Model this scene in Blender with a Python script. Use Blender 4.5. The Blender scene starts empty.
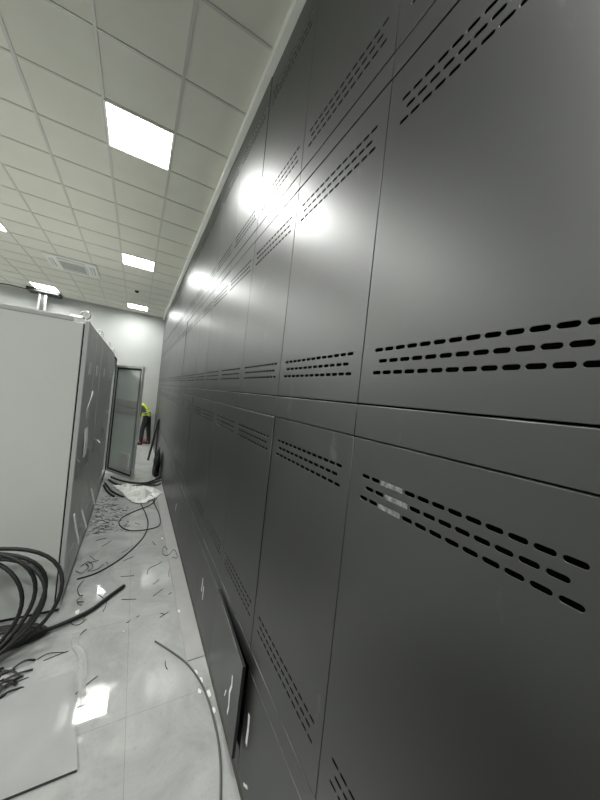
import bpy, bmesh, math, random
from mathutils import Vector, Matrix, noise

random.seed(11)
S = bpy.context.scene
COL = S.collection

# ------------------------------------------------------------------ helpers
def link(o, parent=None):
    COL.objects.link(o)
    if parent is not None:
        o.parent = parent
    return o

def tag(o, label=None, cat=None, group=None, kind=None):
    if label: o['label'] = label
    if cat: o['category'] = cat
    if group: o['group'] = group
    if kind: o['kind'] = kind
    return o

def empty(name, loc=(0, 0, 0), rz=0.0):
    o = bpy.data.objects.new(name, None)
    o.empty_display_size = .1
    o.location = loc
    o.rotation_euler = (0, 0, rz)
    return link(o)

def mesh_obj(name, bm, mats, parent=None, smooth=False):
    me = bpy.data.meshes.new(name)
    bm.normal_update()
    bm.to_mesh(me); bm.free()
    if not isinstance(mats, (list, tuple)): mats = [mats]
    for m in mats: me.materials.append(m)
    if smooth:
        for p in me.polygons: p.use_smooth = True
    return link(bpy.data.objects.new(name, me), parent)

def box(bm, x0, x1, y0, y1, z0, z1, mi=0, M=None):
    vs = [Vector((x, y, z)) for x in (x0, x1) for y in (y0, y1) for z in (z0, z1)]
    if M is not None: vs = [M @ v for v in vs]
    v = [bm.verts.new(c) for c in vs]
    for f in ((0, 1, 3, 2), (4, 6, 7, 5), (0, 4, 5, 1), (2, 3, 7, 6), (0, 2, 6, 4), (1, 5, 7, 3)):
        bm.faces.new([v[i] for i in f]).material_index = mi

def bbox(bm, x0, x1, y0, y1, z0, z1, b=.004, M=None, seg=2):
    t = bmesh.new()
    box(t, x0, x1, y0, y1, z0, z1)
    bmesh.ops.bevel(t, geom=t.edges[:], offset=b, segments=seg, affect='EDGES', profile=.5)
    if M is not None: bmesh.ops.transform(t, matrix=M, verts=t.verts[:])
    me = bpy.data.meshes.new('tmp'); t.to_mesh(me); t.free()
    bm.from_mesh(me); bpy.data.meshes.remove(me)

def spline(pts, n=8, closed=False):
    P = [Vector(p) for p in pts]
    out = []
    L = len(P)
    rng = range(L) if closed else range(L - 1)
    for i in rng:
        if closed:
            a, b, c, d = P[(i - 1) % L], P[i], P[(i + 1) % L], P[(i + 2) % L]
        else:
            a, b, c, d = P[max(i - 1, 0)], P[i], P[i + 1], P[min(i + 2, L - 1)]
        for k in range(n):
            t = k / n
            out.append(.5 * ((2 * b) + (c - a) * t + (2 * a - 5 * b + 4 * c - d) * t * t + (3 * b - a - 3 * c + d) * t ** 3))
    if not closed: out.append(P[-1].copy())
    return out

def tube(bm, pts, r, seg=8, closed=False, cap=True):
    n = len(pts)
    rings = []
    prev = None
    for i, p in enumerate(pts):
        if closed: t = pts[(i + 1) % n] - pts[i - 1]
        else: t = pts[min(i + 1, n - 1)] - pts[max(i - 1, 0)]
        if t.length < 1e-9: t = Vector((1, 0, 0))
        t.normalize()
        if prev is None:
            a = Vector((0, 0, 1)) if abs(t.z) < .9 else Vector((1, 0, 0))
            nrm = (a - a.dot(t) * t).normalized()
        else:
            nrm = prev - prev.dot(t) * t
            nrm = nrm.normalized() if nrm.length > 1e-6 else t.orthogonal().normalized()
        prev = nrm
        b = t.cross(nrm)
        rr = r[i] if isinstance(r, (list, tuple)) else r
        rings.append([bm.verts.new(p + rr * (math.cos(2 * math.pi * k / seg) * nrm + math.sin(2 * math.pi * k / seg) * b)) for k in range(seg)])
    m = n if closed else n - 1
    for i in range(m):
        A, B = rings[i], rings[(i + 1) % n]
        for k in range(seg):
            bm.faces.new((A[k], A[(k + 1) % seg], B[(k + 1) % seg], B[k]))
    if cap and not closed:
        bm.faces.new(rings[0][::-1]); bm.faces.new(rings[-1])

def cyl(bm, a, b, r, seg=20):
    tube(bm, [Vector(a), Vector(b)], r, seg)

# ------------------------------------------------------------------ materials
def mat(name, col, rough=.5, metal=0.0, spec=.5, noise_scale=None, col2=None, rough2=None, bump=0, bump_scale=200, detail=4, coords='Object'):
    m = bpy.data.materials.new(name); m.use_nodes = True
    nt = m.node_tree; N = nt.nodes; L = nt.links
    b = N['Principled BSDF']
    b.inputs['Base Color'].default_value = (*col, 1)
    b.inputs['Roughness'].default_value = rough
    b.inputs['Metallic'].default_value = metal
    b.inputs['Specular IOR Level'].default_value = spec
    tc = N.new('ShaderNodeTexCoord')
    if noise_scale:
        t = N.new('ShaderNodeTexNoise'); t.inputs['Scale'].default_value = noise_scale; t.inputs['Detail'].default_value = detail
        L.new(tc.outputs[coords], t.inputs['Vector'])
        if col2:
            r = N.new('ShaderNodeValToRGB'); r.color_ramp.elements[0].position = .35; r.color_ramp.elements[1].position = .65
            r.color_ramp.elements[0].color = (*col, 1); r.color_ramp.elements[1].color = (*col2, 1)
            L.new(t.outputs['Fac'], r.inputs['Fac']); L.new(r.outputs['Color'], b.inputs['Base Color'])
        if rough2 is not None:
            mr = N.new('ShaderNodeMapRange'); mr.inputs[1].default_value = .3; mr.inputs[2].default_value = .7
            mr.inputs[3].default_value = rough; mr.inputs[4].default_value = rough2
            L.new(t.outputs['Fac'], mr.inputs[0]); L.new(mr.outputs[0], b.inputs['Roughness'])
    if bump:
        t2 = N.new('ShaderNodeTexNoise'); t2.inputs['Scale'].default_value = bump_scale; t2.inputs['Detail'].default_value = 3
        L.new(tc.outputs[coords], t2.inputs['Vector'])
        bp = N.new('ShaderNodeBump'); bp.inputs['Strength'].default_value = bump; bp.inputs['Distance'].default_value = .002
        L.new(t2.outputs['Fac'], bp.inputs['Height']); L.new(bp.outputs['Normal'], b.inputs['Normal'])
    return m

PANEL = mat('charcoal_powder_coat', (.0090, .0095, .0092), .38, 0, 1.4, 1.7, (.0100, .0106, .0103), .425, .05, 900)
def add_dust(m, col, lo, hi):
    nt = m.node_tree; N = nt.nodes; L = nt.links; b = N['Principled BSDF']
    tc = N.new('ShaderNodeTexCoord'); geo = N.new('ShaderNodeNewGeometry')
    mp = N.new('ShaderNodeMapping'); mp.inputs['Scale'].default_value = (1, 1, .35)
    L.new(geo.outputs['Position'], mp.inputs['Vector'])
    n = N.new('ShaderNodeTexNoise'); n.inputs['Scale'].default_value = 7; n.inputs['Detail'].default_value = 10; n.inputs['Roughness'].default_value = .68
    L.new(mp.outputs[0], n.inputs['Vector'])
    r = N.new('ShaderNodeMapRange'); r.inputs[1].default_value = lo; r.inputs[2].default_value = hi; r.inputs[3].default_value = 0; r.inputs[4].default_value = .5
    L.new(n.outputs['Fac'], r.inputs[0])
    old = b.inputs['Base Color'].links[0].from_socket
    mx = N.new('ShaderNodeMix'); mx.data_type = 'RGBA'
    L.new(r.outputs[0], mx.inputs[0]); L.new(old, mx.inputs[6]); mx.inputs[7].default_value = (*col, 1)
    L.new(mx.outputs[2], b.inputs['Base Color'])
add_dust(PANEL, (.20, .20, .195), .64, .80)
LIP_ = mat('worn_lit_edge', (.03, .03, .03), .5, 0, .5, 7, (.34, .34, .33))  # patchy wear; its pale tone also paints ceiling light caught by top edges
PANELGAP = mat('black_void', (.006, .006, .006), .9, 0, .1)
PANELEDGE = mat('black_edge', (.012, .012, .012), .6)
WHITEWALL = mat('white_wall_paint', (.37, .382, .372), .75, 0, .3, 1.2, (.385, .397, .387), None, .08, 350)
TILE_C = mat('ceiling_tile', (.62, .615, .55), .9, 0, .2, 3.0, (.64, .635, .57), None, .2, 600)
TBAR = mat('grid_bar_metal', (.48, .48, .445), .4, .1, .5)
TRIMW = mat('trim_white', (.90, .90, .85), .45)
CAB = mat('cabinet_grey_paint', (.73, .755, .72), .42, 0, .45, 2.0, (.75, .775, .74), .5, .05, 700)
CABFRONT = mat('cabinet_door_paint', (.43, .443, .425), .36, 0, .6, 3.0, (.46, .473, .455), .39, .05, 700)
CABEDGE = mat('cabinet_pale_post', (.56, .575, .56), .45)
GASKET = mat('black_gasket', (.012, .013, .012), .7)
DOORIN = mat('door_inner_paint', (.58, .625, .60), .4, 0, .5, 4, (.61, .655, .63), .5)
FILM = mat('thin_clear_film', (.60, .61, .59), .2)
FILM.node_tree.nodes['Principled BSDF'].inputs['Alpha'].default_value = .38
PAPER = mat('paper_white', (.84, .85, .82), .8)
PLASTIC = mat('clear_film', (.80, .81, .78), .3, 0, .5, 9, (.86, .87, .84), .45)
CABLE = mat('black_cable_sheath', (.014, .014, .014), .42, 0, .5, 14, (.02, .02, .02), .55)
CABLE2 = mat('grey_cable_sheath', (.11, .11, .10), .5)
WIRE = mat('dark_wire', (.03, .029, .027), .5)
STEEL = mat('zinc_steel', (.55, .56, .55), .3, .9)
GALV = mat('galvanised_duct', (.5, .51, .5), .28, .95, .5, 8, (.6, .6, .6), .4)
DARKMETAL = mat('dark_metal', (.016, .016, .016), .5)
STRIP = mat('grey_plate', (.38, .375, .37), .45, 0, .5, 5, (.42, .415, .41), .6)
PLINTH = mat('plinth_brown_grey', (.09, .085, .075), .7, 0, .3, 12, (.16, .15, .13))
REDP = mat('red_plastic', (.55, .015, .03), .4)
VEST = mat('hi_vis_yellow', (.60, .80, .05), .7, 0, .3, 20, (.52, .72, .04))
REFLECT = mat('reflective_band', (.62, .64, .62), .4)
JACKET = mat('grey_jacket', (.10, .105, .105), .85, 0, .2, 20, (.13, .135, .13))
JEANS = mat('dark_trousers', (.022, .025, .028), .85, 0, .2, 25, (.035, .04, .043))
SKIN = mat('skin', (.50, .31, .22), .55)
HAIR = mat('black_hair', (.012, .010, .009), .55)
SHOE = mat('dark_shoe', (.018, .017, .016), .6)
EYEW = mat('eye_white', (.75, .75, .72), .3)
LIP = mat('lip', (.36, .15, .13), .5)
ACW = mat('air_conditioner_white', (.66, .66, .63), .45)
ACG = mat('air_conditioner_grille', (.30, .305, .29), .6)
SCREW = mat('sticker_white', (.68, .69, .67), .6)

def emit(name, col, s):
    m = bpy.data.materials.new(name); m.use_nodes = True
    b = m.node_tree.nodes['Principled BSDF']
    b.inputs['Base Color'].default_value = (.8, .8, .8, 1)
    b.inputs['Emission Color'].default_value = (*col, 1)
    b.inputs['Emission Strength'].default_value = s
    return m
LAMP = emit('lamp_diffuser', (.985, 1.0, .965), 9.0)
LAMP_W = 14.5

def floor_mat():
    m = bpy.data.materials.new('polished_porcelain'); m.use_nodes = True
    nt = m.node_tree; N = nt.nodes; L = nt.links
    b = N['Principled BSDF']
    tc = N.new('ShaderNodeTexCoord')
    mp = N.new('ShaderNodeMapping'); mp.inputs['Location'].default_value = (-.14 / .905, -2.13 / .905, 0)
    mp.inputs['Scale'].default_value = (1 / .905, 1 / .905, 1)
    L.new(tc.outputs['Object'], mp.inputs['Vector'])
    br = N.new('ShaderNodeTexBrick')
    br.offset = 0; br.squash = 1
    br.inputs['Scale'].default_value = 1.0
    br.inputs['Mortar Size'].default_value = .0022
    br.inputs['Mortar Smooth'].default_value = .1
    br.inputs['Brick Width'].default_value = 1.0
    br.inputs['Row Height'].default_value = 1.0
    br.inputs['Color1'].default_value = (1, 1, 1, 1); br.inputs['Color2'].default_value = (.93, .93, .93, 1)
    br.inputs['Mortar'].default_value = (.72, .72, .71, 1)
    L.new(mp.outputs[0], br.inputs['Vector'])
    # marbling
    n1 = N.new('ShaderNodeTexNoise'); n1.inputs['Scale'].default_value = 2.1; n1.inputs['Detail'].default_value = 8
    n1.inputs['Roughness'].default_value = .62; n1.inputs['Distortion'].default_value = 1.4
    L.new(tc.outputs['Object'], n1.inputs['Vector'])
    r1 = N.new('ShaderNodeValToRGB')
    r1.color_ramp.elements[0].position = .3; r1.color_ramp.elements[0].color = (.345, .352, .343, 1)
    r1.color_ramp.elements[1].position = .7; r1.color_ramp.elements[1].color = (.50, .505, .495, 1)
    L.new(n1.outputs['Fac'], r1.inputs['Fac'])
    # dust
    n2 = N.new('ShaderNodeTexNoise'); n2.inputs['Scale'].default_value = 6.5; n2.inputs['Detail'].default_value = 9; n2.inputs['Roughness'].default_value = .7
    L.new(tc.outputs['Object'], n2.inputs['Vector'])
    r2 = N.new('ShaderNodeValToRGB'); r2.color_ramp.elements[0].position = .5; r2.color_ramp.elements[1].position = .72
    L.new(n2.outputs['Fac'], r2.inputs['Fac'])
    mx = N.new('ShaderNodeMix'); mx.data_type = 'RGBA'; mx.blend_type = 'MULTIPLY'; mx.inputs[0].default_value = 1
    L.new(r1.outputs[0], mx.inputs[6]); L.new(br.outputs['Color'], mx.inputs[7])
    mx2 = N.new('ShaderNodeMix'); mx2.data_type = 'RGBA'
    ms = N.new('ShaderNodeMath'); ms.operation = 'MULTIPLY'; ms.inputs[1].default_value = .35
    L.new(r2.outputs[0], ms.inputs[0]); L.new(ms.outputs[0], mx2.inputs[0])
    L.new(mx.outputs[2], mx2.inputs[6]); mx2.inputs[7].default_value = (.50, .50, .485, 1)
    n3 = N.new('ShaderNodeTexNoise'); n3.inputs['Scale'].default_value = 34; n3.inputs['Detail'].default_value = 8; n3.inputs['Roughness'].default_value = .75
    L.new(tc.outputs['Object'], n3.inputs['Vector'])
    r3 = N.new('ShaderNodeMapRange'); r3.inputs[1].default_value = .54; r3.inputs[2].default_value = .74; r3.inputs[3].default_value = 0; r3.inputs[4].default_value = .38
    L.new(n3.outputs['Fac'], r3.inputs[0])
    mx3 = N.new('ShaderNodeMix'); mx3.data_type = 'RGBA'; L.new(r3.outputs[0], mx3.inputs[0])
    L.new(mx2.outputs[2], mx3.inputs[6]); mx3.inputs[7].default_value = (.20, .20, .19, 1)
    L.new(mx3.outputs[2], b.inputs['Base Color'])
    mr = N.new('ShaderNodeMapRange'); mr.inputs[1].default_value = .48; mr.inputs[2].default_value = .75
    mr.inputs[3].default_value = .025; mr.inputs[4].default_value = .22
    L.new(n2.outputs['Fac'], mr.inputs[0]); L.new(mr.outputs[0], b.inputs['Roughness'])
    b.inputs['Specular IOR Level'].default_value = .5
    return m
FLOOR = floor_mat()

# ------------------------------------------------------------------ setting
CEIL = 4.666
X0, X1, Y0, Y1 = -7.1, .85, -4.4, 12.38
def struct(name, bm, m): return tag(mesh_obj(name, bm, m), kind='structure')

bm = bmesh.new(); box(bm, X0, X1, Y0, Y1 + .1, -.1, 0); struct('floor', bm, FLOOR)
bm = bmesh.new(); box(bm, X0, X1, Y0, Y1 + .1, CEIL, CEIL + .08); struct('ceiling', bm, TILE_C)
bm = bmesh.new(); box(bm, X0, X1, Y1, Y1 + .1, 0, CEIL); struct('wall_far', bm, mat('end_wall_paint', (.43, .447, .435), .75, 0, .3, 1.2, (.45, .467, .455), None, .08, 350))
bm = bmesh.new(); box(bm, X0, X1, Y0 - .1, Y0, 0, CEIL); struct('wall_back', bm, WHITEWALL)
bm = bmesh.new(); box(bm, X0 - .1, X0, Y0, Y1, 0, CEIL); struct('wall_left', bm, WHITEWALL)
bm = bmesh.new(); box(bm, .755, X1, Y0, Y1, 0, CEIL); struct('wall_right', bm, PANELGAP)
bm = bmesh.new(); box(bm, .69, .755, Y0, .137, 0, 4.593); struct('trim_1', bm, PANEL)     # the cladding carries on beside the camera
bm = bmesh.new(); bbox(bm, .632, .755, Y0, Y1, 4.594, CEIL, .004); struct('trim_2', bm, TRIMW)
# suspended ceiling grid
GX, GY = -1.094, 2.711
bm = bmesh.new()
k = -12
while GX + .6 * k < .7:
    x = GX + .6 * k
    if x > X0 + .05: box(bm, x - .013, x + .013, Y0, Y1, CEIL - .007, CEIL + .001)
    k += 1
for k in range(-12, 17):
    y = GY + .6 * k
    if Y0 < y < Y1: box(bm, X0, .632, y - .011, y + .011, CEIL - .0055, CEIL + .001)
struct('trim_3', bm, TBAR)
bm = bmesh.new(); box(bm, X0, .632, Y1 - .025, Y1, CEIL - .02, CEIL); struct('trim_4', bm, TBAR)

# ------------------------------------------------------------------ ceiling lights
def ceiling_light(l, c, label):
    x, y = GX + .6 * l + .3, GY + .6 * c + .3
    t = empty('ceiling_light', (x, y, CEIL))
    tag(t, label, 'ceiling light', 'square ceiling lights')
    bm = bmesh.new()
    h, w = .298, .018
    box(bm, -h, h, -h, -h + w, -.014, 0); box(bm, -h, h, h - w, h, -.014, 0)
    box(bm, -h, -h + w, -h + w, h - w, -.014, 0); box(bm, h - w, h, -h + w, h - w, -.014, 0)
    mesh_obj('frame', bm, TRIMW, t)
    bm = bmesh.new(); box(bm, -h + w, h - w, -h + w, h - w, -.011, -.002)
    mesh_obj('diffuser', bm, LAMP, t)
    la = bpy.data.lights.new('panel_light', 'AREA'); la.shape = 'SQUARE'; la.size = .55
    la.color = (.985, 1.0, .965); la.energy = LAMP_W; la.spread = math.radians(168)
    lo = bpy.data.objects.new('panel_light', la); link(lo, t); lo.location = (0, 0, -.016)
ceiling_light(1, 1, 'large bright square ceiling light nearest the camera, beside the dark panel wall')
ceiling_light(1, 7, 'bright square ceiling light, middle one of the row beside the dark panel wall')
ceiling_light(1, 14, 'small far square ceiling light next to the white end wall and dark wall')
ceiling_light(-3, 14, 'square ceiling light above the grey cabinet row, at the steel duct top')
ceiling_light(-3, 7, 'square ceiling light cut off by the left edge of the photo')
for i, (l, c, w) in enumerate([(-3, 1, 'near'), (-7, 1, 'middle'), (-7, 7, 'far'), (-7, 14, 'farthest'), (-7, 11, 'last but one'), (-10, 14, 'outermost far'), (-10, 11, 'outermost')]):  # last but one and both outermost lamps are added to brighten the end wall
    ceiling_light(l, c, 'unseen square ceiling light deep in the room left of the cabinets, %s one' % w if l < -3 else 'square ceiling light out of frame above the near cabinet, second row')
ceiling_light(1, -5, 'added unseen square ceiling light behind the camera beside the dark panel wall')  # lamps behind the camera are added, unseen, to light the room
ceiling_light(-3, -5, 'added unseen square ceiling light behind the camera in the second row')
ceiling_light(-7, -5, 'added unseen square ceiling light behind the camera in the third row')

# air conditioner cassette
t = empty('air_conditioner', (-1.49, 8.58, CEIL)); tag(t, 'white square four-way air conditioner cassette set in the tiled ceiling', 'air conditioner')
bm = bmesh.new(); bbox(bm, -.475, .475, -.475, .475, -.035, 0, .012); mesh_obj('casing', bm, ACW, t)
bm = bmesh.new(); bbox(bm, -.26, .26, -.26, .26, -.045, -.03, .006); gr = mesh_obj('grille', bm, ACW, t)
bm = bmesh.new()
for k in range(13): box(bm, -.23, .23, -.23 + k * .0375, -.213 + k * .0375, -.048, -.044)
mesh_obj('grille_slats', bm, ACG, gr)
for a in range(4):
    bm = bmesh.new()
    M = Matrix.Rotation(a * math.pi / 2, 4, 'Z')
    box(bm, -.24, .24, .335, .405, -.038, -.03, 0, M)
    s = mesh_obj('outlet', bm, ACG, t)
    bm = bmesh.new()
    box(bm, -.235, .235, .35, .388, -.044, -.036, 0, M)
    mesh_obj('flap', bm, ACW, s)
# detector
t = empty('smoke_detector', (-.222, 9.47, CEIL)); tag(t, 'small dark round detector on the ceiling between the far lights', 'smoke detector')
bm = bmesh.new(); cyl(bm, (0, 0, 0), (0, 0, -.015), .055); mesh_obj('base', bm, DARKMETAL, t, True)
bm = bmesh.new(); tube(bm, [Vector((0, 0, -.01)), Vector((0, 0, -.035)), Vector((0, 0, -.05))], [.045, .045, .028], 20); mesh_obj('sensor_head', bm, DARKMETAL, t, True)

# steel duct hanging through the ceiling beyond the cabinets
t = empty('steel_duct', (-2.74, 11.98, 0)); tag(t, 'shiny galvanised steel duct rising to the ceiling behind the grey cabinets', 'duct')
bm = bmesh.new()
bbox(bm, -.11, .11, -.09, .09, 0, CEIL, .03); mesh_obj('shaft', bm, GALV, t)
bm = bmesh.new()
bbox(bm, -.045, .045, -.112, -.08, 0, CEIL - .10, .006); mesh_obj('seam_rib', bm, DARKMETAL, t)
bm = bmesh.new()
bbox(bm, -.36, .42, -.25, .24, CEIL - .10, CEIL, .012); mesh_obj('collar', bm, DARKMETAL, t)
bm = bmesh.new()
tube(bm, spline([(-4.3, 11.9, CEIL - .02), (-3.9, 11.93, CEIL - .06), (-3.55, 11.95, CEIL - .04), (-3.3, 11.97, CEIL - .045), (-3.09, 11.98, CEIL - .05)]), .014, 6)
tag(mesh_obj('ceiling_cable', bm, CABLE, None, True), 'dark cable running along the ceiling into the duct collar', 'cable')

# ------------------------------------------------------------------ slotted panel wall
XF, PITCH, YB = .69, .691, .828         # front plane, column width, seam between the first and second column
NC = 17
GAP = .0035
ORD = ['first', 'second', 'third', 'fourth', 'fifth', 'sixth', 'seventh', 'eighth', 'ninth', 'tenth', 'eleventh', 'twelfth',
       'thirteenth', 'fourteenth', 'fifteenth', 'sixteenth', 'seventeenth']
def slot_rows(zs):
    out = []
    for i, z in enumerate(zs):
        n = 12 if i % 3 == 1 else 13
        for k in range(n):
            out.append(((k - (n - 1) / 2) * .0450 - .004, z))
    return out
def panel_mesh(name, w, h, slots, depth=.02, flange=.050, res=7):
    """sheet metal panel: width along y, height along z, front face at x=0, folded edges reaching back"""
    cu = bpy.data.curves.new('c', 'CURVE'); cu.dimensions = '2D'; cu.fill_mode = 'BOTH'
    cu.extrude = .0004; cu.bevel_depth = .0008; cu.bevel_resolution = 1
    def poly(pts):
        s = cu.splines.new('POLY'); s.points.add(len(pts) - 1); s.use_cyclic_u = True
        for p, q in zip(s.points, pts): p.co = (q[0], q[1], 0, 1)
    i = .001
    ch = .0032
    poly([(-w / 2 + i, i), (w / 2 - i, i), (w / 2 - i, h - ch), (-w / 2 + i, h - ch)])
    sl, sr = .0190, .0069
    for (y, z) in slots:
        pts = []
        for k in range(res): a = -math.pi / 2 + math.pi * k / (res - 1); pts.append((y + sl - sr + sr * math.cos(a), z + sr * math.sin(a)))
        for k in range(res): a = math.pi / 2 + math.pi * k / (res - 1); pts.append((y - sl + sr + sr * math.cos(a), z + sr * math.sin(a)))
        poly(pts)
    o = bpy.data.objects.new('c', cu); COL.objects.link(o)
    dg = bpy.context.evaluated_depsgraph_get(); dg.update()
    me = bpy.data.meshes.new_from_object(o.evaluated_get(dg))
    bpy.data.objects.remove(o); bpy.data.curves.remove(cu)
    R = Matrix(((0, 0, 1, .0012), (1, 0, 0, 0), (0, 1, 0, 0), (0, 0, 0, 1)))
    me.transform(R)
    bm = bmesh.new(); bm.from_mesh(me); bpy.data.meshes.remove(me)
    for f in bm.faces: f.material_index = 0
    a, b, t = .0018, flange, .0015
    W = w / 2
    box(bm, a, b, -W + .0005, -W + t, .0005, h - .0005, 1); box(bm, a, b, W - t, W - .0005, .0005, h - .0005, 1)
    box(bm, a, b, -W + t, W - t, .0005, t, 1); box(bm, a, b, -W + t, W - t, h - t, h - .0005, 1)
    q = [bm.verts.new(c) for c in ((.0002, -W + .001, h - ch + .0005), (.0002, W - .001, h - ch + .0005), (.0034, W - .001, h - .0003), (.0034, -W + .001, h - .0003))]
    bm.faces.new(q).material_index = 2
    me = bpy.data.meshes.new(name); bm.normal_update(); bm.to_mesh(me); bm.free()
    me.materials.append(PANEL); me.materials.append(PANELEDGE); me.materials.append(LIP_)
    return me

Wd = PITCH - GAP
R0, B0 = (.062, .655), (.660, .757)
R1, B1 = (.762, 2.061), (2.065, 2.176)
R2, B2 = (2.181, 3.334), (3.339, 3.430)
R3 = (3.435, 4.592)
hs = lambda r: r[1] - r[0]
ROWS = [
    ('plain bottom row', 'wall_panel', R0, [], 'plain panels of the bottom row'),
    ('lower slotted row', 'slotted_wall_panel', R1, slot_rows([.906 - R1[0], .943 - R1[0], .980 - R1[0], 1.868 - R1[0], 1.904 - R1[0], 1.940 - R1[0]]), 'slotted panels of the lower row'),
    ('middle slotted row', 'slotted_wall_panel', R2, slot_rows([2.286 - R2[0], 2.324 - R2[0], 2.362 - R2[0], 3.130 - R2[0], 3.170 - R2[0], 3.210 - R2[0]]), 'slotted panels of the middle row'),
    ('top slotted row', 'slotted_wall_panel', R3, slot_rows([3.535 - R3[0], 3.575 - R3[0], 3.615 - R3[0], 4.325 - R3[0], 4.365 - R3[0], 4.405 - R3[0]]), 'slotted panels of the top row'),
]
meshes = [panel_mesh(n + '_' + str(i), Wd, hs(r), s) for i, (d, n, r, s, g) in enumerate(ROWS)]
RAILS = [('rail above the plain bottom panels', B0), ('rail between the lower and middle slotted rows', B1), ('rail between the middle and top slotted rows', B2)]
rmesh = [panel_mesh('rail_panel_' + str(i), Wd, hs(r), []) for i, (d, r) in enumerate(RAILS)]

def tape(parent, y0, z0, pts, w=.012, name='tape_scrap', x=-.0012):
    bm = bmesh.new()
    P = [Vector((x, p[0], p[1])) for p in pts]
    L, Rr = [], []
    for i, p in enumerate(P):
        t = (P[min(i + 1, len(P) - 1)] - P[max(i - 1, 0)]).normalized()
        n = Vector((0, -t.z, t.y)) * w * .5 * random.uniform(.7, 1.2)
        L.append(p + n); Rr.append(p - n)
    fr = [[bm.verts.new(q + Vector((dx, 0, 0))) for q in L + Rr[::-1]] for dx in (0, .001)]
    bm.faces.new(fr[0]); bm.faces.new(fr[1][::-1])
    m = len(fr[0])
    for i in range(m): bm.faces.new((fr[0][i], fr[1][i], fr[1][(i + 1) % m], fr[0][(i + 1) % m]))
    o = mesh_obj(name, bm, PAPER, parent)
    o['label'] = 'torn white tape scrap'
    return o

DUSTY = mat('dusty_tape', (.13, .132, .128), .7, 0, .3, 60, (.30, .30, .29))
rnd = random.Random(5)
panels = {}
for c in range(NC):
    yc = YB - PITCH / 2 + PITCH * c
    last = c == NC - 1
    for i, (desc, nm, r, s, g) in enumerate(ROWS):
        if c == 2 and i == 0: continue          # the panel that stands ajar is placed below
        o = bpy.data.objects.new(nm, meshes[i]); link(o)
        o.location = (XF, yc, r[0])
        o.rotation_euler = (0, math.radians((0, 0, .05, -.30)[i] + rnd.uniform(-.14, .14)), math.radians(rnd.uniform(-.09, .09)))
        where = '%s column from the camera end' % ORD[c]
        tag(o, ('charcoal steel wall panel, %s, %s' % (desc, where)), 'wall panel', g, 'thing')
        panels[(c, i)] = o
    for i, (desc, r) in enumerate(RAILS):
        o = bpy.data.objects.new('rail_panel', rmesh[i]); link(o)
        o.location = (XF + (.000 if i != 1 else -.0005), yc, r[0])
        tag(o, 'narrow charcoal %s, %s column from camera end' % (desc.replace('between the lower and middle slotted rows', 'below the middle slotted row').replace('between the middle and top slotted rows', 'below the top slotted row'), ORD[c]), 'rail panel', 'narrow rails of the dark panel wall', 'thing')

# ajar bottom panel: hinged at its far side, near edge standing out
ajar_mesh = panel_mesh('ajar_panel', Wd, .50, [], flange=.018)
yc = YB - PITCH / 2 + PITCH * 2
HX = YB + PITCH * 2 - .004
o = bpy.data.objects.new('wall_panel', ajar_mesh); link(o)
ang = math.radians(2.6)
o.rotation_euler = (0, math.radians(1.0), -ang)
o.location = (XF - .025 - math.sin(ang) * Wd / 2, HX - .03 - math.cos(ang) * Wd / 2, .195)
tag(o, 'plain charcoal bottom panel standing ajar, its near edge sticking out of the wall', 'wall panel', ROWS[0][4], 'thing')
tape(o, 0, 0, [(-.20, .33), (-.21, .28), (-.185, .22), (-.20, .15), (-.19, .10)], .018)
tape(o, 0, 0, [(-.12, .17), (-.10, .12)], .01)
k_ = bpy.data.objects.new('kick_panel', panel_mesh('kick_panel', Wd, .125, [])); link(k_); k_.location = (XF, YB - PITCH / 2 + PITCH * 2, .062)
tag(k_, 'low charcoal kick panel under the bottom panel standing ajar', 'kick panel', None, 'thing')
tape(panels[(1, 0)], 0, 0, [(.27, .40), (.265, .33), (.27, .24)], .022)
tape(panels[(1, 0)], 0, 0, [(.25, .05), (.20, .09)], .016)
tape(panels[(3, 0)], 0, 0, [(.16, .40), (.165, .28)], .02)
tape(panels[(3, 0)], 0, 0, [(.10, .36), (.105, .24)], .02)
tape(panels[(6, 0)], 0, 0, [(.1, .36), (.14, .25)], .03)
# pale tape residue that closes some slots of the nearest lower panel
p = panels[(0, 1)]
for k, (zz, n0, n1) in enumerate([(1.940, 8.55, 10.45), (1.904, 8.05, 9.95), (1.868, 8.55, 10.45)]):
    bm = bmesh.new()
    ya, yb = (n0 - 6) * .0450 - .004, (n1 - 6) * .0450 - .004
    bbox(bm, -.0012, .0004, ya, yb, zz - R1[0] - .0075, zz - R1[0] + .0065, .0004)
    q = mesh_obj('slot_cover', bm, DUSTY, p); q['label'] = 'dusty tape closing three slots'

# plinth
bm = bmesh.new(); box(bm, .694, .755, .137, Y1, 0, .056); tag(mesh_obj('baseboard_right', bm, PLINTH), kind='structure')
# flat grey plate lying along the foot of the wall
bm = bmesh.new(); bbox(bm, .552, .690, 2.405, 8.6, 0, .008, .002)
tag(mesh_obj('floor_plate', bm, STRIP), 'long flat grey plate lying on the floor along the dark wall', 'floor plate')

# ------------------------------------------------------------------ grey switchgear cabinets
CX, CT = -.425, 2.69
def eye_bolt(parent, x, y):
    bm = bmesh.new()
    cyl(bm, (x, y, CT - .005), (x, y, CT + .03), .016, 12)
    tube(bm, [Vector((x + .035 * math.cos(a), y, CT + .06 + .035 * math.sin(a))) for a in [2 * math.pi * k / 20 for k in range(20)]], .008, 8, closed=True)
    mesh_obj('eye_bolt', bm, STEEL, parent, True)

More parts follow.
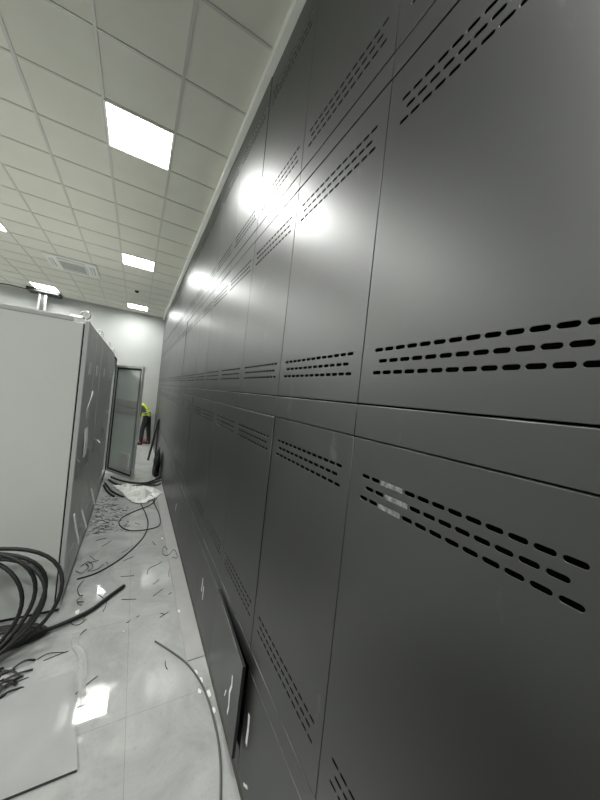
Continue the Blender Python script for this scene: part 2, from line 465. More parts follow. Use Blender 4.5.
def cabinet(y0, y1, label, doors=1, open_=False, side=False):
    t = empty('switchgear_cabinet', (CX - .6, (y0 + y1) / 2, 0))
    tag(t, label, 'cabinet', 'grey switchgear cabinets in a row')
    T = Matrix.Translation((-(CX - .6), -(y0 + y1) / 2, 0))
    def add(name, f, m, parent=None, smooth=False):
        bm = bmesh.new(); f(bm); bmesh.ops.transform(bm, matrix=T, verts=bm.verts[:])
        return mesh_obj(name, bm, m, parent or t, smooth)
    D = 1.25
    g = .004
    add('base', lambda b: box(b, CX - D + .02, CX - .02, y0 + g, y1 - g, 0, .075), GASKET)
    def carc(b):
        # shell open at the front
        th = .03
        box(b, CX - D, CX - D + th, y0 + g, y1 - g, .075, CT)
        box(b, CX - D + th, CX - .03, y0 + g, y0 + g + th, .075, CT)
        box(b, CX - D + th, CX - .03, y1 - g - th, y1 - g, .075, CT)
        box(b, CX - D + th, CX - .03, y0 + g + th, y1 - g - th, CT - th, CT)
        box(b, CX - D + th, CX - .03, y0 + g + th, y1 - g - th, .075, .075 + th)
    add('carcass', carc, CAB)
    if side:
        add('side_panel', lambda b: bbox(b, CX - D + .02, CX - .045, y0 - .014, y0 + g, .03, CT - .035, .004), CAB)
        add('corner_post', lambda b: bbox(b, CX - .034, CX + .002, y0 - .012, y0 + .035, .03, CT - .005, .006), CABEDGE)
        add('corner_gasket', lambda b: box(b, CX - .046, CX - .033, y0 - .004, y0 + .002, .05, CT - .04), GASKET)
        add('top_angle', lambda b: (bbox(b, CX - D, CX - .12, y0 - .012, y0 + .03, CT - .03, CT + .012, .005)), CABEDGE)
    add('front_gasket', lambda b: box(b, CX - .0299, CX - .027, y0 + g + .005, y1 - g - .001, .09, CT - .02), GASKET) if not open_ else None
    n = doors
    ys = y0 + (.04 if side else .008)
    w = (y1 - .008 - ys) / n
    if not open_:
        for k in range(n):
            a, b_ = ys + k * w + .009, ys + (k + 1) * w - .009
            d = add('door', lambda b: bbox(b, CX - .026, CX, a, b_, .085, CT - .012, .006), CABFRONT)
            add('handle', lambda b: (bbox(b, CX - .001, CX + .010, a + .05, a + .085, 1.18, 1.38, .004), bbox(b, CX + .008, CX + .024, a + .058, a + .078, 1.20, 1.36, .005)), STEEL, d)
            add('nameplate', lambda b: bbox(b, CX - .001, CX + .003, (a + b_) / 2 - .09, (a + b_) / 2 + .09, 2.20, 2.32, .001), SCREW, d)
            add('vent', lambda b: [box(b, CX - .001, CX + .003, a + .15, b_ - .15, .25 + .03 * q, .262 + .03 * q) for q in range(6)], CABFRONT, d)
    else:
        add('gasket_frame', lambda b: (box(b, CX - .03, CX - .012, ys, ys + .03, .1, CT - .03), box(b, CX - .03, CX - .012, y1 - .04, y1 - .01, .1, CT - .03), box(b, CX - .03, CX - .012, ys, y1 - .01, CT - .06, CT - .03)), GASKET)
    eye_bolt(t, -.0 + .55, -(y1 - y0) / 2 + .1)
    eye_bolt(t, .55, (y1 - y0) / 2 - .1)
    return t, add
c1, add1 = cabinet(3.37, 4.65, 'pale grey switchgear cabinet nearest the camera, with its big blank side in view', 2, side=True)
c2, add2 = cabinet(4.65, 5.85, 'grey switchgear cabinet second from the camera in the row', 1)
c3, add3 = cabinet(5.85, 6.95, 'grey switchgear cabinet third in the row, just before the open door', 1)
c4, add4 = cabinet(6.95, 8.10, 'grey switchgear cabinet with its tall door standing open into the aisle', 1, open_=True)
# film and tape on the cabinet fronts
def film(add, parent, name, pts, w, x=CX + .004, th=.004, m=PAPER, label=None, curl=0):
    def f(b):
        P = [Vector((x + .012 * math.sin(i * 1.7) + curl * i, p[0], p[1])) for i, p in enumerate(pts)]
        for i in range(len(P) - 1):
            pass
        ring = []
        for i, q in enumerate(P):
            ww = w[i] if isinstance(w, (list, tuple)) else w
            ring.append([b.verts.new(q + Vector((dx, dy, 0))) for dx, dy in ((0, -ww / 2), (th, -ww / 2), (th, ww / 2), (0, ww / 2))])
        for i in range(len(ring) - 1):
            for k in range(4): b.faces.new((ring[i][k], ring[i][(k + 1) % 4], ring[i + 1][(k + 1) % 4], ring[i + 1][k]))
        b.faces.new(ring[0][::-1]); b.faces.new(ring[-1])
    o = add(name, f, m, parent)
    if label: o['label'] = label
film(add1, c1, 'hanging_film', [(4.05, 2.02), (3.93, 1.97), (3.85, 1.84), (3.90, 1.66), (3.87, 1.49), (3.84, 1.34)], [.10, .13, .16, .20, .24, .22], label='torn pale film hanging from the door')
film(add1, c1, 'tape_strip', [(3.60, .80), (3.62, .50)], .07, label='white tape strip', curl=.05)
film(add1, c1, 'tape_strip', [(4.20, .62), (4.22, .40)], .08, label='white tape strip', curl=.05)
film(add2, c2, 'tape_strip', [(5.05, .60), (5.07, .36)], .09, label='white tape strip', curl=.05)
film(add2, c2, 'tape_strip', [(5.2, 1.28), (5.02, 1.27)], .04, label='white tape strip', curl=.03)
film(add3, c3, 'tape_strip', [(6.2, 1.62), (6.05, 1.60)], .04, label='white tape strip', curl=.03)
film(add1, c1, 'top_film', [(3.38, 2.70), (3.44, 2.725), (3.48, 2.705)], [.02, .09, .03], x=CX - .16, th=.09, m=PLASTIC, label='scrap of clear film on the top edge')

# open door (a part of the fourth cabinet)
dv = empty('door'); dv.parent = c4
H = Vector((-.422, 8.085, 0)); E_ = Vector((.115, 7.22, 0))
Ld = (E_ - H).length
angd = math.atan2(E_.y - H.y, E_.x - H.x)
dv.location = Vector((H.x - (CX - .6), H.y - 7.525, 0))
dv.rotation_euler = (0, 0, angd)
# local: x along the door, -y faces the camera side (inner face), z up
dv_sign = -1
def dadd(name, f, m, label=None):
    bm = bmesh.new(); f(bm); o = mesh_obj(name, bm, m, dv)
    if label: o['label'] = label
    return o
zb, zt = .09, 2.52
dadd('door_skin', lambda b: bbox(b, 0, Ld, 0, .028, zb, zt, .005), CABFRONT)
s = -1
def rim(b):
    box(b, 0, .05, -.022, 0, zb, zt); box(b, Ld - .05, Ld, -.022, 0, zb, zt)
    box(b, .05, Ld - .05, -.022, 0, zt - .05, zt); box(b, .05, Ld - .05, -.022, 0, zb, zb + .05)
dadd('rim', rim, CABFRONT)
def gas(b):
    box(b, .05, .085, -.018, 0, zb + .05, zt - .05); box(b, Ld - .085, Ld - .05, -.018, 0, zb + .05, zt - .05)
    box(b, .085, Ld - .085, -.018, 0, zt - .085, zt - .05); box(b, .085, Ld - .085, -.018, 0, zb + .05, zb + .085)
dadd('gasket', gas, GASKET)
dadd('inner_panel', lambda b: box(b, .085, Ld - .085, -.006, 0, zb + .085, zt - .085), DOORIN)
dadd('terminal_shelf', lambda b: (bbox(b, .12, Ld - .12, -.014, -.005, 1.60, 1.76, .003), bbox(b, .12, Ld - .12, -.014, -.005, 1.44, 1.57, .003)), CABFRONT, 'pale backs of two instrument plates')
dadd('document_pocket', lambda b: (bbox(b, .50, .83, -.03, -.005, .25, .27, .003), bbox(b, .50, .52, -.03, -.005, .25, .60, .003), bbox(b, .81, .83, -.03, -.005, .25, .60, .003), bbox(b, .50, .83, -.034, -.026, .25, .60, .003)), CABEDGE)
dadd('lock_rod', lambda b: bbox(b, Ld - .075, Ld - .06, -.034, -.015, .3, 2.3, .004), STEEL)

# ------------------------------------------------------------------ cables
def cable(name, pts, r, m, label, cat='cable', group=None, n=10, seg=10, parent=None):
    bm = bmesh.new(); tube(bm, spline(pts, n), r, seg)
    o = mesh_obj(name, bm, m, parent, True)
    if label: tag(o, label, cat, group)
    return o
def fl(pts, z): return [(p[0], p[1], z if len(p) < 3 else p[2]) for p in pts]

coil = empty('cable_coil', (-.95, 3.0, 0)); tag(coil, 'loose coil of thick black power cable leaning on the near grey cabinet', 'cable coil')
LOOPS = [(.03, .535, .385, .00, .00), (.0, .455, .375, .04, -.045), (-.02, .42, .385, .02, -.09), (-.04, .37, .345, -.03, -.02), (.0, .47, .36, .06, -.12)]
for i, (dx, a, b, tw, dy) in enumerate(LOOPS):
    pts = []
    for k in range(40):
        th = 2 * math.pi * k / 40
        u = a * math.cos(th) + tw * math.sin(2 * th) * .4
        v = b * math.sin(th)
        zc = .022 + b * .94
        z = zc + v * .94
        y = -.02 + dy * .4 - i * .012 + (v / b) * .14 + .02 * math.sin(3 * th + i)
        pts.append(Vector((dx + u + .03 * (v / b), y + .05, max(z, .022))))
    bm = bmesh.new(); tube(bm, pts, .0148, 10, closed=True)
    mesh_obj('loop', bm, CABLE, coil, True)
for i, (a, b, cy_, z) in enumerate([(.40, .10, .18, .016), (.46, .13, .12, .017), (.36, .08, .10, .045)]):
    bm = bmesh.new(); tube(bm, [Vector((.02 + a * math.cos(q), cy_ + b * math.sin(q), z)) for q in [2 * math.pi * k / 36 for k in range(36)]], .0148, 10, closed=True)
    mesh_obj('loop', bm, CABLE, coil, True)
heap = empty('cable_coil', (-1.12, .95, 0)); tag(heap, 'added unseen flat pile of black power cable lying left of the camera', 'cable coil')  # added out of view to darken what the lower panels reflect
rh = random.Random(3)
for lay in range(3):
    for q in range(18):
        a = .10 + .045 * q + rh.uniform(-.012, .012); ox, oy = rh.uniform(-.03, .03), rh.uniform(-.03, .03)
        bm = bmesh.new()
        tube(bm, [Vector((ox + a * math.cos(2 * math.pi * k / 36), oy + 1.15 * a * math.sin(2 * math.pi * k / 36), .023 + lay * .042)) for k in range(36)], .021, 8, closed=True)
        mesh_obj('loop', bm, CABLE, heap, True)
cable('cable', [(-1.5, 2.62, .024), (-1.1, 2.78, .03), (-.713, 2.94, .06), (-.561, 3.05, .045), (-.379, 3.135, .03), (-.179, 3.251, .024), (-.033, 3.417, .024), (.084, 3.542, .024)], .0170, CABLE, 'cut end of a thick black cable curving out across the floor tiles')
cable('cable', fl([(-.361, 3.84), (-.163, 3.927), (.073, 4.207), (.28, 4.639), (.356, 5.056), (.338, 5.457), (.271, 5.95), (.2, 6.4), (.1, 6.9)], .0085), .0075, CABLE, 'thin black cable sweeping from the cabinet foot to the plastic sheet')
cable('cable', [(.46, 6.2, .0085), (.50, 5.796, .0085), (.535, 5.35, .016), (.51, 4.99, .0085), (.337, 4.883, .0085), (.116, 4.91, .0085), (-.019, 5.119, .0085), (-.016, 5.38, .0085), (.15, 5.62, .0085), (.40, 5.86, .0085), (.50, 6.1, .02), (.44, 6.35, .03)], .0075, CABLE, 'thin black cable making an open loop on the aisle floor')
cable('cable', fl([(.338, 2.695), (.476, 2.502), (.568, 2.339), (.632, 2.12), (.650, 1.861), (.636, 1.662), (.588, 1.46), (.54, 1.25)], .0075), .0068, CABLE2, 'thin grey cable curving along the floor near the ajar panel')
for i, (p, lab) in enumerate([
    ([(-.30, 7.7, .03), (-.12, 7.45, .022), (.12, 7.25, .02), (.38, 7.2, .02), (.60, 7.42, .03), (.70, 7.6, .03)], 'thick black cable crossing the aisle floor, foot of the open door'),
    ([(-.33, 7.5, .03), (-.18, 7.2, .022), (.05, 7.02, .02), (.3, 6.98, .045), (.52, 7.15, .03), (.67, 7.3, .03)], 'second thick black cable crossing the aisle in front of the first'),
    ([(-.38, 7.3, .02), (-.3, 7.0, .02), (-.22, 6.72, .02), (-.12, 6.5, .03), (-.02, 6.35, .03)], 'black cable running from cabinet foot along the plastic sheet edge'),
    ([(-.39, 7.15, .02), (-.34, 6.9, .02), (-.26, 6.62, .02), (-.17, 6.42, .02)], 'short black cable beside the plastic sheet at the cabinet foot'),
    ([(.34, 6.82, .09), (.48, 6.88, .06), (.6, 7.0, .02), (.66, 7.1, .02)], 'short black cable on top of the white plastic sheet')]):
    cable('cable', p, .018, CABLE, lab)

# crumpled white plastic sheet
def crumple(name, outline, h, m, label, cat, seed=0, n=26, z0=.004):
    xs = [p[0] for p in outline]; ys = [p[1] for p in outline]
    x0, x1, y0, y1 = min(xs), max(xs), min(ys), max(ys)
    def inside(x, y):
        c = False; j = len(outline) - 1
        for i in range(len(outline)):
            xi, yi = outline[i]; xj, yj = outline[j]
            if (yi > y) != (yj > y) and x < (xj - xi) * (y - yi) / (yj - yi) + xi: c = not c
            j = i
        return c
    def dist(x, y):
        d = 9
        p = Vector((x, y))
        for i in range(len(outline)):
            a = Vector(outline[i]); b = Vector(outline[(i + 1) % len(outline)])
            t = max(0, min(1, (p - a).dot(b - a) / max((b - a).length_squared, 1e-9)))
            d = min(d, (p - a - t * (b - a)).length)
        return d
    bm = bmesh.new(); g = {}
    ny = max(4, int(n * (y1 - y0) / max(x1 - x0, y1 - y0))); nx = max(4, int(n * (x1 - x0) / max(x1 - x0, y1 - y0)))
    for i in range(nx + 1):
        for j in range(ny + 1):
            x = x0 + (x1 - x0) * i / nx; y = y0 + (y1 - y0) * j / ny
            if inside(x, y):
                d = min(1, dist(x, y) / (.22 * min(x1 - x0, y1 - y0)))
                f = abs(noise.noise(Vector((x * 5 + seed, y * 3.2, seed)))) * 1.1 + .35 * abs(noise.noise(Vector((x * 17, y * 13 + seed, 3))))
                g[i, j] = bm.verts.new((x, y, z0 + h * (.08 + d * f)))
    for i in range(nx):
        for j in range(ny):
            q = [g.get(k) for k in ((i, j), (i + 1, j), (i + 1, j + 1), (i, j + 1))]
            if all(q): bm.faces.new(q)
            else:
                q = [v for v in q if v]
                if len(q) == 3: bm.faces.new(q)
    loose = [v for v in bm.verts if not v.link_faces]
    bmesh.ops.delete(bm, geom=loose, context='VERTS')
    ret = bmesh.ops.extrude_face_region(bm, geom=bm.faces[:])
    bmesh.ops.translate(bm, vec=(0, 0, -.003), verts=[e for e in ret['geom'] if isinstance(e, bmesh.types.BMVert)])
    bmesh.ops.recalc_face_normals(bm, faces=bm.faces[:])
    o = mesh_obj(name, bm, m)
    return tag(o, label, cat)
crumple('plastic_sheet', [(-.26, 7.1), (-.02, 7.2), (.33, 7.05), (.56, 6.78), (.68, 6.5), (.54, 6.2), (.31, 5.95), (.13, 6.03), (.03, 6.28), (-.05, 6.6)], .16, PLASTIC, 'crumpled white plastic sheet spread on the aisle floor below the open door', 'plastic sheet', 2, 40)
crumple('plastic_bag', [(-.98, 3.2), (-.78, 3.18), (-.67, 3.1), (-.68, 2.98), (-.82, 2.94), (-1.0, 2.98)], .10, PLASTIC, 'crumpled clear plastic bag on the floor by the cable coil', 'plastic bag', 7, 22)

# black plastic bag and leaning black panel at the far part of the aisle
def blackbag():
    bm = bmesh.new()
    bmesh.ops.create_icosphere(bm, subdivisions=4, radius=1)
    for v in bm.verts:
        d = v.co.copy()
        f = 1 + .22 * noise.noise(d * 2.3 + Vector((4, 1, 2))) + .10 * abs(noise.noise(d * 6))
        taper = 1 - .45 * max(0, d.z)
        v.co = Vector((d.x * .075 * f * taper + .02 * d.z, d.y * .30 * f * taper, d.z * .34 * f))
    zmin = min(v.co.z for v in bm.verts)
    for v in bm.verts: v.co.z = max(0, v.co.z - zmin - .06)
    return bm
bb = mesh_obj('black_bag', blackbag(), mat('black_polythene', (.005, .005, .005), .6, 0, .2), None, False)
bb.location = (.602, 7.85, .002)
tag(bb, 'slumped black plastic bag on the floor against the dark wall', 'bag')
# leaning dark panel
la = Vector((.485, 9.42, .0)); 
t = empty('leaning_frame', (.485, 9.42, 0)); tag(t, 'black folding metal prop standing at the dark wall beyond the black bag', 'prop')
bm = bmesh.new()
def bar(bm, a, b, w):
    a, b = Vector(a), Vector(b)
    d = (b - a); q = d.to_track_quat('Z', 'Y').to_matrix().to_4x4(); q.translation = a
    bbox(bm, -w, w, -w, w, 0, d.length, .004, q)
t.name = 'folding_prop'
for dy in (0,):
    bm = bmesh.new(); bar(bm, (0, dy, .004), (.165, dy + .02, 1.16), .026); mesh_obj('leg', bm, DARKMETAL, t)
    bm = bmesh.new(); bar(bm, (.185, dy + .12, .004), (.18, dy + .04, 1.15), .018); mesh_obj('leg', bm, DARKMETAL, t)
bm = bmesh.new(); cyl(bm, (.17, -.03, 1.165), (.17, .07, 1.165), .03, 12); mesh_obj('joint', bm, DARKMETAL, t, True)

# ------------------------------------------------------------------ floor litter
CLIPS = []
import math as _m
# camera model (also used to lay the small litter on the floor where the photograph shows it)
YAW, PIT, ROL, FPX, CZ = .5038, -.0008, .1058, 298.13, 2.17
cy, sy, cp, sp = _m.cos(YAW), _m.sin(YAW), _m.cos(PIT), _m.sin(PIT)
fw = Vector((sy * cp, cy * cp, sp)); rt = Vector((cy, -sy, 0)); up = rt.cross(fw)
c_, s_ = _m.cos(ROL), _m.sin(ROL)
rt, up = c_ * rt + s_ * up, c_ * up - s_ * rt
CLIP = [  # wire offcuts, end points in metres on the floor (x, y)
    [(.033, 4.296), (.119, 4.395)], [(.068, 4.093), (.171, 4.157)], [(.046, 3.757), (.177, 3.733)],
    [(.064, 3.347), (.195, 3.311)], [(.36, 3.51), (.42, 3.58)], [(.345, 3.30), (.455, 3.40)],
    [(.196, 3.05), (.225, 3.063)], [(.395, 2.97), (.44, 3.0), (.475, 3.02)], [(.44, 3.0), (.40, 3.03)],
    [(.31, 3.72), (.335, 3.83), (.43, 3.89), (.475, 3.94)], [(.39, 4.50), (.43, 4.38)], [(.02, 4.95), (.08, 5.2)],
    [(-.22, 2.99), (-.18, 3.04)], [(-.46, 2.83), (-.40, 2.865), (-.29, 2.83)], [(-.42, 2.80), (-.27, 2.84)],
    [(-.22, 3.17), (-.19, 3.30)], [(-.14, 3.50), (-.06, 3.37), (-.07, 3.22)], [(-.05, 3.38), (-.03, 3.45)],
    [(-.166, 2.42), (-.046, 2.52)], [(.40, 2.47), (.405, 2.39)], [(.12, 3.01), (.15, 3.02)],
    [(-.55, 2.66), (-.48, 2.68)], [(-.57, 2.60), (-.49, 2.61)], [(.53, 3.60), (.545, 3.75)],
    [(.50, 3.28), (.525, 3.3)], [(-.20, 4.52), (-.10, 4.66)], [(-.30, 4.32), (-.24, 4.20)], [(-.12, 4.12), (-.09, 4.02)],
    [(-.28, 4.72), (-.17, 4.75)], [(.18, 5.16), (.25, 5.1)], [(-.25, 5.05), (-.1, 5.0)]]
GRP = 'short wire offcuts strewn on the floor'
for i, pl in enumerate(CLIP):
    j = .0045
    pts = [(p[0] + random.uniform(-j, j), p[1] + random.uniform(-j, j), .0045) for p in pl]
    if len(pts) == 2:
        m_ = [(pts[0][k] + pts[1][k]) / 2 for k in (0, 1)]
        pts.insert(1, (m_[0] + random.uniform(-.006, .006), m_[1] + random.uniform(-.006, .006), .0045))
    cable('wire_offcut', pts, .0027, WIRE, 'short dark wire offcut lying on the pale floor of the aisle', 'wire offcut', GRP, 5, 6)
# tangle of stripped strands at the cabinet foot
for q, (pts, lab) in enumerate([
    ([(-.30, 3.80, .006), (-.33, 3.66, .02), (-.30, 3.55, .006), (-.27, 3.50, .03), (-.31, 3.46, .006), (-.25, 3.43, .006), (-.30, 3.41, .02), (-.26, 3.38, .006)], 'knotted dark strand below the thin cable end at the near cabinet'),
    ([(-.36, 4.10, .006), (-.30, 4.16, .02), (-.24, 4.05, .006), (-.28, 3.95, .02), (-.20, 3.98, .006), (-.14, 4.07, .006)], 'tangled dark wire on the floor above the thin cable end'),
    ([(-.40, 4.02, .006), (-.33, 3.93, .02), (-.28, 4.02, .03), (-.31, 4.14, .006), (-.20, 4.18, .006)], 'tangled dark wire closest to the near cabinet foot'),
    ([(-.33, 3.22, .006), (-.29, 3.13, .01), (-.24, 3.12, .006), (-.2, 3.17, .006)], 'curved dark wire beside the thick cable on the floor'),
    ([(.56, 4.2, .014), (.52, 4.28, .02), (.50, 4.12, .006), (.55, 4.02, .03), (.63, 4.10, .05), (.65, 3.93, .03), (.6, 3.98, .014)], 'small tangle of reddish dark wire on the grey floor plate')]):
    cable('wire_tangle', pts, .0032, WIRE, lab, 'wire', None, 6, 6)
# uncountable clippings
bm = bmesh.new(); rr = random.Random(8)
for k in range(300):
    x = rr.uniform(-.41, .10); y = rr.uniform(4.9, 6.5)
    if x > -.1 and y > 5.9: continue
    if (x + .4) > .55 * rr.random() + .12: continue
    a = rr.uniform(0, 6.28); l = rr.uniform(.012, .05)
    pts = [Vector((x - _m.cos(a) * l, y - _m.sin(a) * l, .004)), Vector((x + rr.uniform(-.01, .01), y, .008)), Vector((x + _m.cos(a) * l, y + _m.sin(a) * l, .004))]
    tube(bm, spline(pts, 3), .0022, 5)
tag(mesh_obj('wire_clippings', bm, WIRE), 'scattered dark wire clippings on the floor along the cabinet foot', 'clippings', None, 'stuff')
bm = bmesh.new()
for k in range(45):
    x = rr.uniform(-.86, -.53); y = 2.52 + rr.uniform(0, .30)
    a = rr.uniform(-.7, .9); l = rr.uniform(.03, .09); z = .006 + .03 * rr.random()
    tube(bm, spline([Vector((x - _m.cos(a) * l, y - _m.sin(a) * l, .008)), Vector((x, y, z)), Vector((x + _m.cos(a) * l, y + _m.sin(a) * l, .008))], 3), .007, 5)
tag(mesh_obj('cable_clippings', bm, CABLE), 'heap of black cable clippings beside the clear plastic bag', 'clippings', None, 'stuff')
# paper chips by the wall
for k, (x, y, w) in enumerate([(.60, 2.28, .03), (.625, 2.20, .035), (.60, 2.12, .025), (.655, 2.08, .04), (.665, 1.95, .03), (.10, 2.9, .015), (.52, 4.55, .03), (.56, 2.98, .03), (-.28, 3.3, .04)]):
    bm = bmesh.new(); n = 7; r_ = random.Random(k)
    ring = [(x + w * .5 * r_.uniform(.6, 1.1) * _m.cos(2 * _m.pi * q / n), y + w * r_.uniform(.6, 1.1) * _m.sin(2 * _m.pi * q / n)) for q in range(n)]
    zz = .011 if x > .55 and y > 2.41 else .001
    lo = [bm.verts.new((a, b, zz)) for a, b in ring]; hi = [bm.verts.new((a, b, zz + .003 + .004 * r_.random())) for a, b in ring]
    bm.faces.new(lo[::-1]); bm.faces.new(hi)
    for q in range(n): bm.faces.new((lo[q], lo[(q + 1) % n], hi[(q + 1) % n], hi[q]))
    if k < 5: tag(mesh_obj('paper_scrap', bm, PAPER), 'small torn white paper scrap on the floor near the ajar panel', 'paper scrap', 'white paper scraps by the wall')
    else: tag(mesh_obj('paper_scrap', bm, PAPER), ['tiny white scrap in the middle of the aisle floor', 'white scrap lying by the wire tangle at the dark wall', 'white scrap on the grey floor plate near its end', 'white scrap at the foot of the near cabinet beside the cable'][k - 5], 'paper scrap')

# loose floor sheet in the near left corner
bm = bmesh.new()
out = [(-.088, 1.923), (-.205, 2.62), (-.80, 2.55), (-1.5, 2.35), (-1.4, 1.93)]
lo = [bm.verts.new((x, y, .0)) for x, y in out]; hi = [bm.verts.new((x, y, .016)) for x, y in out]
bm.faces.new(lo); bm.faces.new(hi[::-1])
for q in range(len(out)): bm.faces.new((lo[q], hi[q], hi[(q + 1) % len(out)], lo[(q + 1) % len(out)])).material_index = 1
bmesh.ops.recalc_face_normals(bm, faces=bm.faces[:])
SHEET = mat('loose_sheet', (.345, .352, .343), .03, 0, .5, 2.4, (.41, .415, .405), .08)
tag(mesh_obj('loose_tile', bm, [SHEET, mat('shaded_sheet_edge', (.07, .07, .068), .8)]), 'large loose grey sheet lying on the floor in the near left corner', 'floor sheet')  # edge colour darkened to paint how little light reaches it
bm = bmesh.new()
tube(bm, spline([(-.25, 3.0, .006), (-.235, 2.86, .006), (-.20, 2.80, .008), (-.17, 2.72, .006), (-.15, 2.60, .006), (-.135, 2.45, .006), (-.12, 2.3, .006)], 6), [.026] * 37, 6)
for v in bm.verts: v.co.z = v.co.z * .35 + .016
tag(mesh_obj('film_strip', bm, FILM), 'clear film strip lying along the edge of the loose floor sheet', 'film strip')

# ------------------------------------------------------------------ person bending at the end of the aisle
def skin_mesh(name, verts, edges, radii, m, parent, sub=2, root=0):
    me = bpy.data.meshes.new(name); me.from_pydata([Vector(v) for v in verts], edges, []); me.update()
    o = bpy.data.objects.new(name, me); COL.objects.link(o)
    md = o.modifiers.new('s', 'SKIN'); md.use_smooth_shade = True
    sv = me.skin_vertices[0].data
    for i, r in enumerate(radii):
        sv[i].radius = (r, r) if not isinstance(r, tuple) else r
        sv[i].use_root = (i == root)
    ss = o.modifiers.new('u', 'SUBSURF'); ss.levels = sub; ss.render_levels = sub
    dg = bpy.context.evaluated_depsgraph_get(); dg.update()
    new = bpy.data.meshes.new_from_object(o.evaluated_get(dg))
    bpy.data.objects.remove(o); bpy.data.meshes.remove(me)
    new.materials.clear(); new.materials.append(m)
    for p in new.polygons: p.use_smooth = True
    new.name = name
    return link(bpy.data.objects.new(name, new), parent)

per = empty('person', (.45, 11.95, 0))
tag(per, 'person bending forward in a yellow high-visibility vest and dark trousers by the end wall', 'person')
V = lambda x, y, z: (x, y, z)
# local frame: bends towards -x, feet spread along x
pel = V(.00, 0, .97); lum = V(-.05, 0, 1.13); chest = V(-.165, 0, 1.33); neck = V(-.285, 0, 1.43); hd = V(-.36, 0, 1.47); crown = V(-.44, 0, 1.47)
hipL, kneL, ankL, toeL = V(-.04, -.09, .90), V(-.13, -.12, .50), V(-.135, -.10, .09), V(-.27, -.12, .035)
hipR, kneR, ankR, toeR = V(.04, .09, .90), V(.08, .10, .50), V(.13, .10, .09), V(.0, .13, .035)
shL, elL, wrL = V(-.235, -.19, 1.345), V(-.25, -.23, 1.06), V(-.32, -.18, .83)
shR, elR, wrR = V(-.235, .19, 1.345), V(-.28, .23, 1.06), V(-.36, .17, .83)
vs = [pel, lum, chest, neck, hd, crown, hipL, kneL, ankL, toeL, hipR, kneR, ankR, toeR, shL, elL, wrL, shR, elR, wrR]
ed = [(0, 1), (1, 2), (2, 3), (3, 4), (4, 5), (0, 6), (6, 7), (7, 8), (8, 9), (0, 10), (10, 11), (11, 12), (12, 13), (2, 14), (14, 15), (15, 16), (2, 17), (17, 18), (18, 19)]
ra = [.12, .11, .125, .055, .085, .075, .085, .058, .04, .035, .085, .058, .04, .035, .055, .042, .03, .055, .042, .03]
# fingers: short chains rooted inside the palm, joined to the body's wrists
def hand(wi, w, sgn):
    w = Vector(w); d = Vector((-.35, 0, -.94)).normalized(); sd = Vector((0, 1, 0)) * sgn; nb = d.cross(sd).normalized()
    vs.append(w + d * .05); pi = len(vs) - 1; ra.append(.026); ed.append((wi, pi))
    for k, (off, L) in enumerate([(-.030, .072), (-.010, .082), (.010, .078), (.030, .062)]):
        b = w + d * .085 + sd * off; vs.append(b); ra.append(.0095); i0 = len(vs) - 1; ed.append((pi, i0))
        vs.append(b + d * L * .5 + nb * .006); ra.append(.0085); ed.append((i0, i0 + 1))
        vs.append(b + d * L * .85 + nb * .03); ra.append(.0075); ed.append((i0 + 1, i0 + 2))
    b = w + d * .04 - sd * .036; vs.append(b); ra.append(.012); i0 = len(vs) - 1; ed.append((pi, i0))
    vs.append(b + d * .04 - sd * .02 + nb * .012); ra.append(.0095); ed.append((i0, i0 + 1))
hand(16, wrL, -1); hand(19, wrR, 1)
skin_mesh('body', vs, ed, ra, SKIN, per)
# head details (a face looking down and to the left)
def head_part(name, f, m):
    bm = bmesh.new(); f(bm); return mesh_obj(name, bm, m, per, True)
def ell(bm, c, r, M=None, seg=3):
    t = bmesh.new(); bmesh.ops.create_icosphere(t, subdivisions=seg, radius=1)
    for v in t.verts:
        q = Vector((v.co.x * r[0], v.co.y * r[1], v.co.z * r[2]))
        if M: q = M @ q
        v.co = q + Vector(c)
    me = bpy.data.meshes.new('t'); t.to_mesh(me); t.free(); bm.from_mesh(me); bpy.data.meshes.remove(me)
RH = Matrix.Rotation(math.radians(-62), 3, 'Y')     # head axis leans forward
HC = Vector((-.395, 0, 1.47))
fwd = RH @ Vector((-1, 0, 0)); upv = RH @ Vector((0, 0, 1))
head_part('head', lambda b: (ell(b, HC, (.092, .075, .115), RH), ell(b, HC + fwd * .03 - upv * .07, (.055, .052, .05), RH)), SKIN)
head_part('nose', lambda b: ell(b, HC + fwd * .095 - upv * .02, (.022, .014, .024), RH, 2), SKIN)
head_part('mouth', lambda b: ell(b, HC + fwd * .082 - upv * .065, (.008, .024, .007), RH, 2), LIP)
for sgn in (-1, 1):
    head_part('eye', lambda b: ell(b, HC + fwd * .08 + upv * .008 + Vector((0, sgn * .031, 0)), (.011, .014, .009), RH, 2), EYEW)
    head_part('ear', lambda b: ell(b, HC - upv * .01 + Vector((0, sgn * .078, 0)), (.02, .010, .03), RH, 2), SKIN)
head_part('hair', lambda b: ell(b, HC - fwd * .016 + upv * .022, (.095, .082, .105), RH), HAIR)
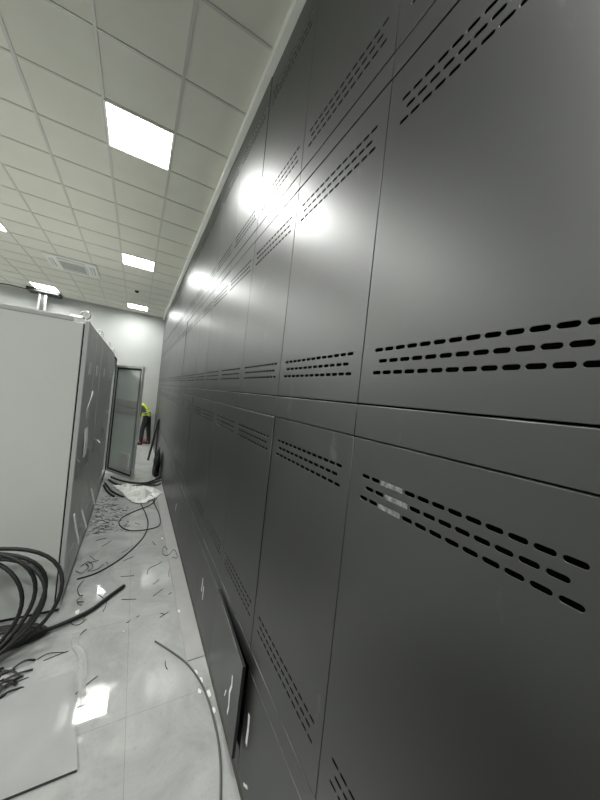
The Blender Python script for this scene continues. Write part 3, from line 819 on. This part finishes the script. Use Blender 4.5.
# clothes
skin_mesh('trousers', [pel, V(-.045, 0, 1.12), hipL, kneL, V(-.136, -.11, .075), hipR, kneR, V(.13, .10, .075)], [(0, 1), (0, 2), (2, 3), (3, 4), (0, 5), (5, 6), (6, 7)], [.14, .13, .105, .08, .062, .10, .078, .062], JEANS, per)
skin_mesh('jacket', [lum, chest, V(-.24, 0, 1.39), shL, elL, V(-.315, -.182, .86), shR, elR, V(-.35, .172, .86), V(.01, 0, .94)], [(9, 0), (0, 1), (1, 2), (1, 3), (3, 4), (4, 5), (1, 6), (6, 7), (7, 8)], [.136, .148, .08, .072, .058, .045, .072, .058, .045, .145], JACKET, per)
vest = skin_mesh('vest', [V(.012, 0, .92), lum, chest, V(-.24, 0, 1.395), V(-.20, -.14, 1.345), V(-.20, .14, 1.345)], [(0, 1), (1, 2), (2, 3), (2, 4), (2, 5)], [.165, .162, .172, .09, .09, .09], VEST, per)
def belt(b):
    ax = (Vector(chest) - Vector(pel)).normalized(); c0 = Vector(lum) + ax * .02
    a = Vector((0, 1, 0)); bb_ = ax.cross(a)
    ring = [c0 + .172 * math.cos(t) * a + .162 * math.sin(t) * bb_ for t in [2 * math.pi * k / 28 for k in range(28)]]
    tube(b, ring, .016, 6, closed=True)
bm = bmesh.new(); belt(bm); o = mesh_obj('reflective_band', bm, REFLECT, vest, True)
for an, to in ((ankL, toeL), (ankR, toeR)):
    a, b_ = Vector(an), Vector(to)
    bm = bmesh.new()
    hx = a + (a - b_).normalized() * .02; hx.z = 0
    d = (b_ - a); d.z = 0; d.normalize(); sd = Vector((-d.y, d.x, 0))
    rings = []
    for tt, w, h in ((-.05, .035, .085), (-.02, .044, .11), (.06, .046, .10), (.13, .05, .06), (.19, .045, .045), (.215, .025, .03)):
        c0 = Vector((a.x, a.y, 0)) + d * tt
        rings.append([bm.verts.new(c0 + sd * w * cx_ + Vector((0, 0, .002 + h * hz))) for cx_, hz in ((-1, 0), (-1, .45), (-.6, .95), (0, 1), (.6, .95), (1, .45), (1, 0))])
    for i in range(len(rings) - 1):
        for k in range(7): bm.faces.new((rings[i][k], rings[i + 1][k], rings[i + 1][(k + 1) % 7], rings[i][(k + 1) % 7]))
    bm.faces.new(rings[0]); bm.faces.new(rings[-1][::-1])
    bmesh.ops.recalc_face_normals(bm, faces=bm.faces[:])
    mesh_obj('shoe', bm, SHOE, per, True)
# red tool tray
t = empty('tool_tray', (.42, 12.16, 0)); tag(t, 'low red plastic tool tray on the floor at the feet of the bending person', 'tool tray')
bm = bmesh.new()
bbox(bm, -.13, .13, -.09, .09, .0, .02, .006); bbox(bm, -.13, .13, -.09, -.075, .0, .09, .006); bbox(bm, -.13, .13, .075, .09, .0, .09, .006)
bbox(bm, -.13, -.115, -.09, .09, .0, .09, .006); bbox(bm, .115, .13, -.09, .09, .0, .09, .006)
mesh_obj('tray', bm, REDP, t)
bm = bmesh.new(); tube(bm, spline([(-.122, 0, .08), (-.10, 0, .13), (0, 0, .145), (.10, 0, .13), (.122, 0, .08)], 5), .012, 8); mesh_obj('handle', bm, REDP, t, True)

# ------------------------------------------------------------------ world, camera, view
w = bpy.data.worlds.new('World'); S.world = w; w.use_nodes = True
w.node_tree.nodes['Background'].inputs[0].default_value = (.5, .5, .5, 1)
w.node_tree.nodes['Background'].inputs[1].default_value = .0
cam = bpy.data.cameras.new('camera'); co = bpy.data.objects.new('camera', cam); COL.objects.link(co)
cam.sensor_fit = 'VERTICAL'; cam.sensor_height = 36; cam.sensor_width = 27
cam.lens = FPX * 36 / 800; cam.clip_start = .02
M = Matrix((( rt.x, up.x, -fw.x, 0), (rt.y, up.y, -fw.y, 0), (rt.z, up.z, -fw.z, CZ), (0, 0, 0, 1)))
co.matrix_world = M
S.camera = co
vs_ = S.view_settings
vs_.view_transform = 'Standard'; vs_.look = 'None'; vs_.gamma = 1.0; vs_.use_curve_mapping = False
vs_.exposure = 1.3
S.cycles.use_denoising = True
S.cycles.max_bounces = 10
S.cycles.diffuse_bounces = 6
S.cycles.glossy_bounces = 5
S.cycles.sample_clamp_indirect = 8
